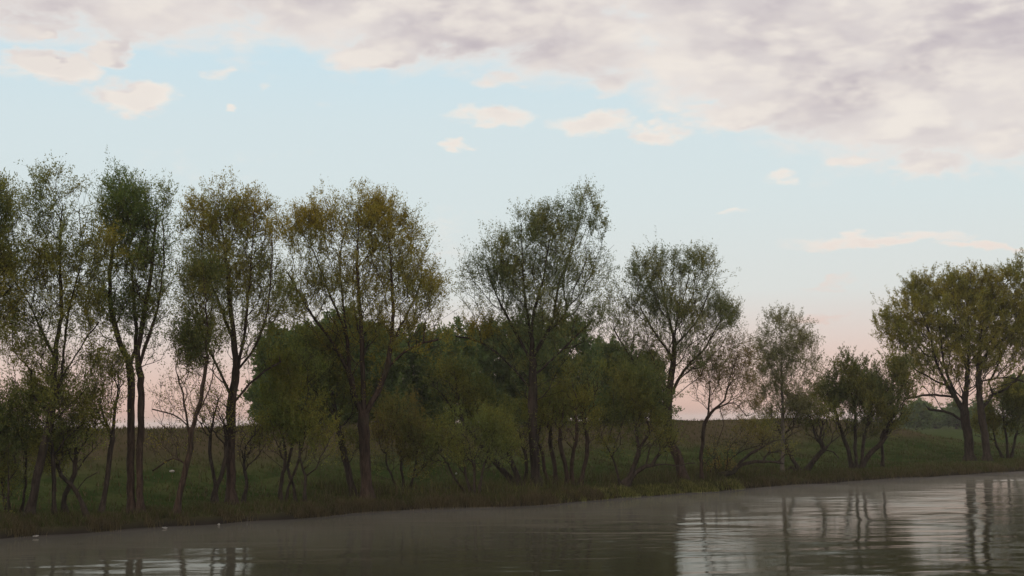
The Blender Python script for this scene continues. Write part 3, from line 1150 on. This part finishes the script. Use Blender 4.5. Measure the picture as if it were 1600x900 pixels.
build_tree('willow_shrub', 'large dark dome-shaped bush fanning out from one spot, left of the big right tree', 'shrub', (1338, 734),
           [(5, [(1332, 734), (1326, 702), (1318, 680), (1302, 620), (1296, 590)]), (4, [(1338, 734), (1336, 690), (1338, 630), (1332, 580)]), (6, [(1344, 734), (1362, 708), (1382, 690), (1402, 640)]),
            (4, [(1348, 734), (1349, 690), (1362, 630), (1372, 575)])],
           [(1350, 628, 66, 56, .15, .9), (1328, 612, 46, 46, .15, 1.25), (1376, 612, 44, 48, .15, 1.2), (1292, 625, 26, 42, .2, .9), (1412, 618, 22, 42, .15, .7), (1350, 665, 55, 28, .1, 1.1)], M=1350, c0=np.array([0.115, 0.142, 0.068]), group=SHORE_G, stem_name='stem', leaf=(.17, .06))
build_tree('willow_shrub', 'single short stem standing just right of the dome-shaped bush', 'shrub', (1379, 730),
           [(3.5, [(1379, 730), (1378, 705), (1376, 685), (1384, 650)])], [(1392, 655, 28, 30, .2, .7)], M=160, c0=G_DARK, group=SHORE_G, stem_name='stem')
build_tree('willow_tree', 'big right tree with a wide fan of boughs and broad olive crown', 'tree', (1515, 720),
           [(11, [(1515, 720), (1512, 680), (1506, 645), (1509, 590), (1511, 540), (1508, 480), (1512, 430)]), (6, [(1505, 648), (1478, 602), (1457, 560), (1446, 515), (1430, 480)]),
            (5, [(1497, 635), (1474, 570), (1466, 500), (1460, 460)]), (2, [(1490, 622), (1452, 617), (1418, 622)]), (4, [(1508, 580), (1488, 510), (1482, 450)]), (1.8, [(1508, 660), (1480, 645), (1450, 640)])],
           [(1495, 590, 90, 45, .35, .4), (1490, 520, 112, 88, .5, .95), (1462, 466, 52, 40, .55, 1.1), (1418, 505, 40, 42, .65, 1.0), (1518, 456, 50, 36, .6, 1.1), (1478, 535, 66, 36, .4, .65), (1396, 530, 24, 36, .6, .7), (1440, 580, 50, 30, .4, .4), (1510, 500, 40, 36, .5, .8)],
           M=2100, group=SHORE_G, leaf=(.15, .058), twl=.7)
build_tree('willow_tree', 'twin trunk at the far right whose boughs run out of the photo', 'tree', (1543, 720),
           [(9, [(1543, 720), (1539, 685), (1530, 625), (1528, 560), (1536, 495), (1560, 452), (1588, 425)]), (5, [(1530, 570), (1562, 532), (1605, 508)]), (4, [(1530, 600), (1570, 590), (1610, 600)])],
           [(1560, 530, 70, 90, .45, .7), (1568, 470, 44, 48, .55, 1.0), (1600, 440, 36, 36, .4, .9), (1560, 545, 46, 36, .4, .65), (1630, 500, 50, 66, .5, .9), (1590, 520, 40, 50, .5, .8)],
           M=1450, group=SHORE_G, leaf=(.15, .058), twl=.7)
build_tree('willow_shrub', 'dense dark shrub under the far right tree, partly hiding the field', 'shrub', (1575, 716),
           [(3, [(1575, 716), (1572, 680), (1565, 640)]), (3, [(1580, 716), (1590, 680), (1600, 640)]), (3, [(1570, 716), (1556, 690), (1550, 650)])],
           [(1562, 648, 30, 42, .2, 1.2), (1598, 645, 36, 46, .15, 1.2), (1540, 670, 20, 26, .4, .8)], M=650, c0=G_DARK, group=SHORE_G, stem_name='stem', leaf=(.17, .06))

# --- the wood beyond the meadow
WOOD_G = 'rounded trees of the wood across the meadow'
WOOD = [
    ('wood tree at the left end of the dark wood, edge against pink sky', 432, 608, 30, 72, 24),
    ('dark rounded wood tree behind the light yellow-green shrub', 482, 600, 46, 74, 27),
    ('dark wood tree whose top shows under the left boughs of the broadest ochre crown', 532, 586, 42, 82, 30),
    ('dark wood tree directly behind the thickest trunk', 588, 600, 44, 74, 26),
    ('dark wood tree behind the brownish shrub', 648, 604, 46, 74, 29),
    ('dark wood tree between the two broadest crowns', 706, 606, 46, 74, 25),
    ('dark wood tree behind the far-leaning trunk', 764, 602, 44, 76, 30),
    ('dark wood tree directly behind the tallest middle trunk', 822, 594, 46, 80, 27),
    ('dark wood tree with a smooth dome top behind the clump of short trunks', 882, 590, 50, 80, 26),
    ('lower dark wood tree behind the low spreading tree', 950, 615, 36, 66, 28),
    ('small dark wood tree at the right end of the wood behind the bent trunk', 1002, 625, 38, 62, 31),
]
for lab, cx, cy, rx, ry, dep in WOOD:
    dep = depth_at(cx, dep)
    p = at_depth(cx, 660, dep)
    hz = 662 - 0.014 * (cx - 800)
    by = hz + (CAM_H - ground_z(p[0], p[1])) * FPX / dep
    build_tree('wood_tree', lab, 'tree', (cx, by), [(4, [(cx, by), (cx + 2, by - 14), (cx - 2, cy), (cx, cy - ry * .6)])],
               [(cx, cy - 12, rx * 1.12, ry, .2, 1.2), (cx - rx * .4, cy + ry * .45, rx * .85, ry * .55, .2, 1.2), (cx + rx * .4, cy + ry * .5, rx * .85, ry * .55, .2, 1.2), (cx, cy - ry * .55 - 8, rx * .8, ry * .5, .3, 1.2), (cx, cy + ry * .92, rx * 1.3, ry * .36, .2, 1.2)],
               M=540, leaf=(.26, .13), tw=2.8, lv=14, twl=.6, c0=G_FAR, c1=np.array([.150, .180, .066]), depth=dep, group=WOOD_G, twig_r=.010, limb_min=.035, spread=1.5, jitter=.4, ragged=.35)

# --- far trees along the horizon on the right
FAR = [('hazy far tree on the horizon left of the big right tree', 1432, 648, 20, 20, 330), ('hazy low far tree on the horizon right of the dome-shaped bush', 1462, 655, 22, 14, 360),
       ('hazy far tree on the horizon just left of the big right trunk', 1494, 650, 20, 18, 345), ('hazy far tree on the horizon at the right edge', 1605, 622, 34, 32, 300),
       ('hazy far tree on the horizon between the twin trunks', 1530, 648, 18, 20, 350)]
for lab, cx, cy, rx, ry, dep in FAR:
    hz = 662 - 0.014 * (cx - 800)
    by = hz + (CAM_H - 2.1) * FPX / dep
    build_tree('far_tree', lab, 'tree', (cx, by), [(2.5, [(cx, by), (cx + 1, cy + ry * .4), (cx, cy - ry * .3)])],
               [(cx, cy, rx, ry, .2, 1.2), (cx + rx * .5, cy + ry * .3, rx * .6, ry * .6, .2, 1.2), (cx - rx * .5, cy + ry * .3, rx * .6, ry * .6, .2, 1.2)],
               M=170, leaf=(.8, .4), tw=2.4, lv=8, twl=1.0, c0=G_FAR, c1=np.array([.150, .180, .066]), depth=dep, group='far trees along the horizon', twig_r=.03, limb_min=.1, spread=1.6, jitter=.6)


# ------------------------------------------------------------------ grass and reeds
def blades(name, t, s, h, w, col, lean=0.35, bend=0.25, z0=0.0):
    n = len(t)
    x, y = xy(t, s)
    z = height(t, s) + z0
    b = np.stack([x, y, z], -1)
    a = rng.uniform(0, 2 * math.pi, n)
    side = np.stack([np.cos(a), np.sin(a), np.zeros(n)], -1) * (w * 0.5)[:, None]
    ld = rng.normal(0, lean, (n, 2))
    tip = b + np.stack([ld[:, 0] * h, ld[:, 1] * h, h], -1)
    mid = b + np.stack([ld[:, 0] * h * bend, ld[:, 1] * h * bend, h * 0.55], -1)
    V = np.stack([b + side, b - side, mid - side * 0.7, mid + side * 0.7, tip], 1).reshape(-1, 3)
    k = np.arange(n)[:, None] * 5
    q = k + np.array([[0, 1, 2, 3]])
    tr = k + np.array([[3, 2, 4]])
    return link(name, mesh_from(name, V, q, tr, False, np.vstack([col, col])), BLADE, None, 'stuff')


def t_at_px(px):
    """along-shore coordinate where the waterline shows at that column"""
    return np.interp(px, [p[0] for p in SHORE_PX], T_S)


def clumpy(n, lo, hi, k, sd):
    c = rng.uniform(lo, hi, k)
    w = rng.uniform(0, 1, k) ** 2 + .05
    return np.clip(c[rng.choice(k, n, p=w / w.sum())] + rng.normal(0, sd, n), lo - 1, hi + 1)


def waver(t, k):
    """slow uneven change along the bank, 0..1"""
    return np.clip(.5 + .25 * np.sin(t * .83 * k + 1) + .2 * np.sin(t * 2.1 * k + 4) + .2 * np.sin(t * 4.7 * k + .5), 0, 1)


def tints(n, cols, var=0.25):
    cols = np.array(cols)
    f = rng.uniform(0, len(cols) - 1, n)
    i = np.floor(f).astype(int)
    fr = (f - i)[:, None]
    return (cols[i] * (1 - fr) + cols[np.minimum(i + 1, len(cols) - 1)] * fr) * rng.uniform(1 - var, 1 + var, n)[:, None]


DRY = [(.075, .064, .034), (.125, .106, .060), (.095, .076, .044)]
GRN = [(.044, .056, .018), (.072, .086, .028), (.082, .078, .034)]
YEL = [(.160, .170, .050), (.230, .225, .080)]
tl, tr_ = t_at_px(-120), t_at_px(1700)

n = 46000                                             # short meadow grass behind the bank
t = rng.uniform(tl, tr_, n)
s = 0.7 + 20 * rng.uniform(0, 1, n) ** 1.6
blades('grass', t, s, rng.uniform(.06, .17, n), rng.uniform(.018, .04, n), tints(n, GRN))
n = 42000                                             # mixed green and dry tufts on the bank top
t = clumpy(n, tl, tr_, 420, .30)
s = np.abs(rng.normal(0.9, 0.75, n)) + .28
s = s + .30 * np.clip((t_at_px(470) - t) / 1.5, 0, 1) * (.5 + .7 * waver(t, 1.1))
mixd = (rng.uniform(0, 1, n) < .15 + .5 * waver(t, 1.3))[:, None]
blades('bank_grass', t, s, rng.uniform(.10, .34, n) * (.55 + .7 * waver(t, 2.2)), rng.uniform(.016, .035, n), np.where(mixd, tints(n, DRY), tints(n, GRN + GRN[1:])))
n = 34000                                             # uneven tufts over the meadow and along the brow of the rise
t = clumpy(n, tl - 10, tr_ + 30, 1500, .5)
s = 4 + 26 * rng.uniform(0, 1, n)
blades('meadow_grass', t, s, rng.uniform(.08, .30, n), rng.uniform(.03, .07, n), tints(n, GRN + DRY))
n = 18000                                             # taller dry reeds at the water's edge
t1 = clumpy(n // 2, t_at_px(470), t_at_px(960), 130, .35)
t2 = clumpy(n // 4, t_at_px(1150), t_at_px(1700), 90, .5)
t3 = clumpy((n - n // 2 - n // 4) // 3, tl, t_at_px(420), 16, .20)
t = np.concatenate([t1, t2, t3])
n = len(t)
s = np.abs(rng.normal(0.30, 0.30, n)) + .06
h = rng.uniform(.15, .55, n) * (0.35 + 0.85 * waver(t, 1.7))
blades('dry_reeds', t, s, h, rng.uniform(.014, .030, n), tints(n, DRY), lean=.3)
n = 11000                                             # weeds and sprouts tangled under the middle trees
t = clumpy(n, t_at_px(560), t_at_px(1300), 160, .45)
s = 1.6 + np.abs(rng.normal(0, 2.6, n))
wd = (rng.uniform(0, 1, n) < .4)[:, None]
blades('undergrowth', t, s, rng.uniform(.25, 1.0, n) * (.3 + .9 * waver(t, 1.5)), rng.uniform(.012, .032, n), np.where(wd, tints(n, DRY), tints(n, GRN + YEL[:1])), lean=.4)
n = 12000                                             # bright strip
ya, yb = t_at_px(880), t_at_px(1175)
t = ya + (yb - ya) * rng.beta(1.9, 1.8, n)
t = t + rng.normal(0, .12, n) + .5 * np.sin(t * 3.1)
s = np.abs(rng.normal(.40, .34, n)) + .05
blades('yellow_grass', t, s, rng.uniform(.10, .34, n) * (.4 + .8 * waver(t, 2.0)), rng.uniform(.02, .04, n), np.where((rng.uniform(0, 1, n) < .35)[:, None], tints(n, GRN), tints(n, YEL)), lean=.22)

# ------------------------------------------------------------------ small things on the shore and in the field
WHITE = mat_plain('dirty_white_plastic', (.40, .38, .36), .6)
DARKW = mat_plain('wet_wood', (.035, .028, .022), .8)


def crumple(name, label, cat, px, py, length, hgt, ang, mat, ground=True, z=None, group=None):
    if ground:
        p = on_ground(px, py)
    else:
        p = at_depth(px, 660, depth_at(px, z))
        p[2] = ground_z(p[0], p[1]) if z > 0 else 0.0
    k, m = 11, 9
    V, q = [], []
    for i in range(k):
        x = -0.5 + i / (k - 1)
        r = hgt * 0.5 * (1 - abs(2 * x) ** 3.2) ** 0.5 * (1 + 0.28 * math.sin(i * 2.3)) + 0.004
        if x > 0.33:
            r *= 0.55
        for j in range(m):
            a = 2 * math.pi * j / m
            rr = r * (1 + rng.normal(0, .13))
            V.append((x * length, rr * math.cos(a) * 1.15, rr * math.sin(a) + hgt * 0.38))
    for i in range(k - 1):
        for j in range(m):
            q.append((i * m + j, i * m + (j + 1) % m, (i + 1) * m + (j + 1) % m, (i + 1) * m + j))
    o = link(name, mesh_from(name, np.array(V), np.array(q), None, True), mat)
    o.location = p
    o.rotation_euler = (0, rng.uniform(-.12, 0), ang)
    o['label'], o['category'] = label, cat
    if group:
        o['group'] = group
    return o


LG = 'pale scraps washed up along the bank'
crumple('plastic_scrap', 'long white scrap floating against the muddy bank below the leaning bare-boughed tree', 'litter', 258, 823.5, .30, .075, .5, WHITE, False, .03, LG)
crumple('plastic_scrap', 'small pinkish white scrap at the waterline below the V-shaped trunk', 'litter', 343, 821.5, .12, .08, .9, WHITE, False, .03, LG)
crumple('plastic_scrap', 'white scrap at the left end of the bank under the leaning dark tree', 'litter', 59, 835, .26, .06, .6, WHITE, False, .10, LG)
crumple('plastic_scrap', 'white scrap lying far out on the meadow grass left of the bare boughs', 'litter', 269, 738, .28, .12, .1, WHITE, True, None, LG)
crumple('plastic_scrap', 'tiny white scrap in the grass left of the yellowish twiggy shrub', 'litter', 713, 741, .12, .10, .2, WHITE, True, None, LG)
crumple('fallen_log', 'short black log lying in the grass left of the yellowish twiggy shrub', 'log', 698, 764, .52, .10, .15, DARKW, True, None)


def stake(px, py, hgt):
    p = at_height(px, py, 0)
    bag = Bag()
    z = np.linspace(-.5, hgt, 6)
    pts = np.stack([0.03 * np.sin(z * 3), 0.02 * np.cos(z * 4), z], -1)
    bag.add(*tube(pts, np.linspace(.035, .022, 6), 7, .06))
    o = link('wooden_stake', bag.mesh('wooden_stake'), DARKW)
    o.location = (p[0], p[1], 0)
    o['label'], o['category'] = 'dark wooden stake standing in the water at the bank, below the bare crooked stem', 'stake'


stake(386, 821, .36)

# ------------------------------------------------------------------ mist on the water and haze in the air
tm = np.linspace(t_at_px(-400), t_at_px(2400), 120)
sm = np.array([-30, -24, -19, -15, -11.5, -8.5, -6, -4, -2.4, -1.2, -0.4])
Tm, Sm = np.meshgrid(tm, sm, indexing='ij')
X, Y = xy(Tm, Sm)
prof = np.interp(Sm, [-30, -24, -15, -8, -2, -0.4], [0.005, .04, .13, .24, .34, .10])
top = 0.02 + prof * (0.75 + 0.10 * np.sin(Tm * .45 + Sm * .2) + 0.08 * np.sin(Tm * 1.13 - Sm * .5 + 1))
top = np.maximum(top, .025)
Vt = np.stack([X, Y, top], -1).reshape(-1, 3)
Vb = np.stack([X, Y, np.full_like(X, .012)], -1).reshape(-1, 3)
nt, ns = Tm.shape
i = np.arange(nt - 1)[:, None] * ns
j = np.arange(ns - 1)[None]
qt = np.stack([i + j, i + j + ns, i + j + ns + 1, i + j + 1], -1).reshape(-1, 4)
nv = nt * ns
qb = qt[:, ::-1] + nv
rim = [k for k in range(ns)] + [a * ns + ns - 1 for a in range(1, nt)] + [(nt - 1) * ns + k for k in range(ns - 2, -1, -1)] + [a * ns for a in range(nt - 2, 0, -1)]
rim = np.array(rim)
r2 = np.roll(rim, -1)
qs = np.stack([rim, r2, r2 + nv, rim + nv], -1)
link('mist', mesh_from('mist', np.vstack([Vt, Vb]), np.vstack([qt, qb, qs]), None, True), mat_volume('mist_volume', 0.024, (.98, .95, .93), 0.0), None, 'stuff')

hz_me = bpy.data.meshes.new('haze')
HX, HZ0, HZ1 = 5600.0, -5.0, 26.0
hv = [(a * HX, b_ * HX, z) for z in (HZ0, HZ1) for a, b_ in ((-1, -1), (1, -1), (1, 1), (-1, 1))]
hz_me.from_pydata(hv, [], [(3, 2, 1, 0), (4, 5, 6, 7), (0, 1, 5, 4), (1, 2, 6, 5), (2, 3, 7, 6), (3, 0, 4, 7)])
link('haze', hz_me, mat_volume('haze_volume', 0.00022, (.97, .96, .96), 0.2), None, 'stuff')
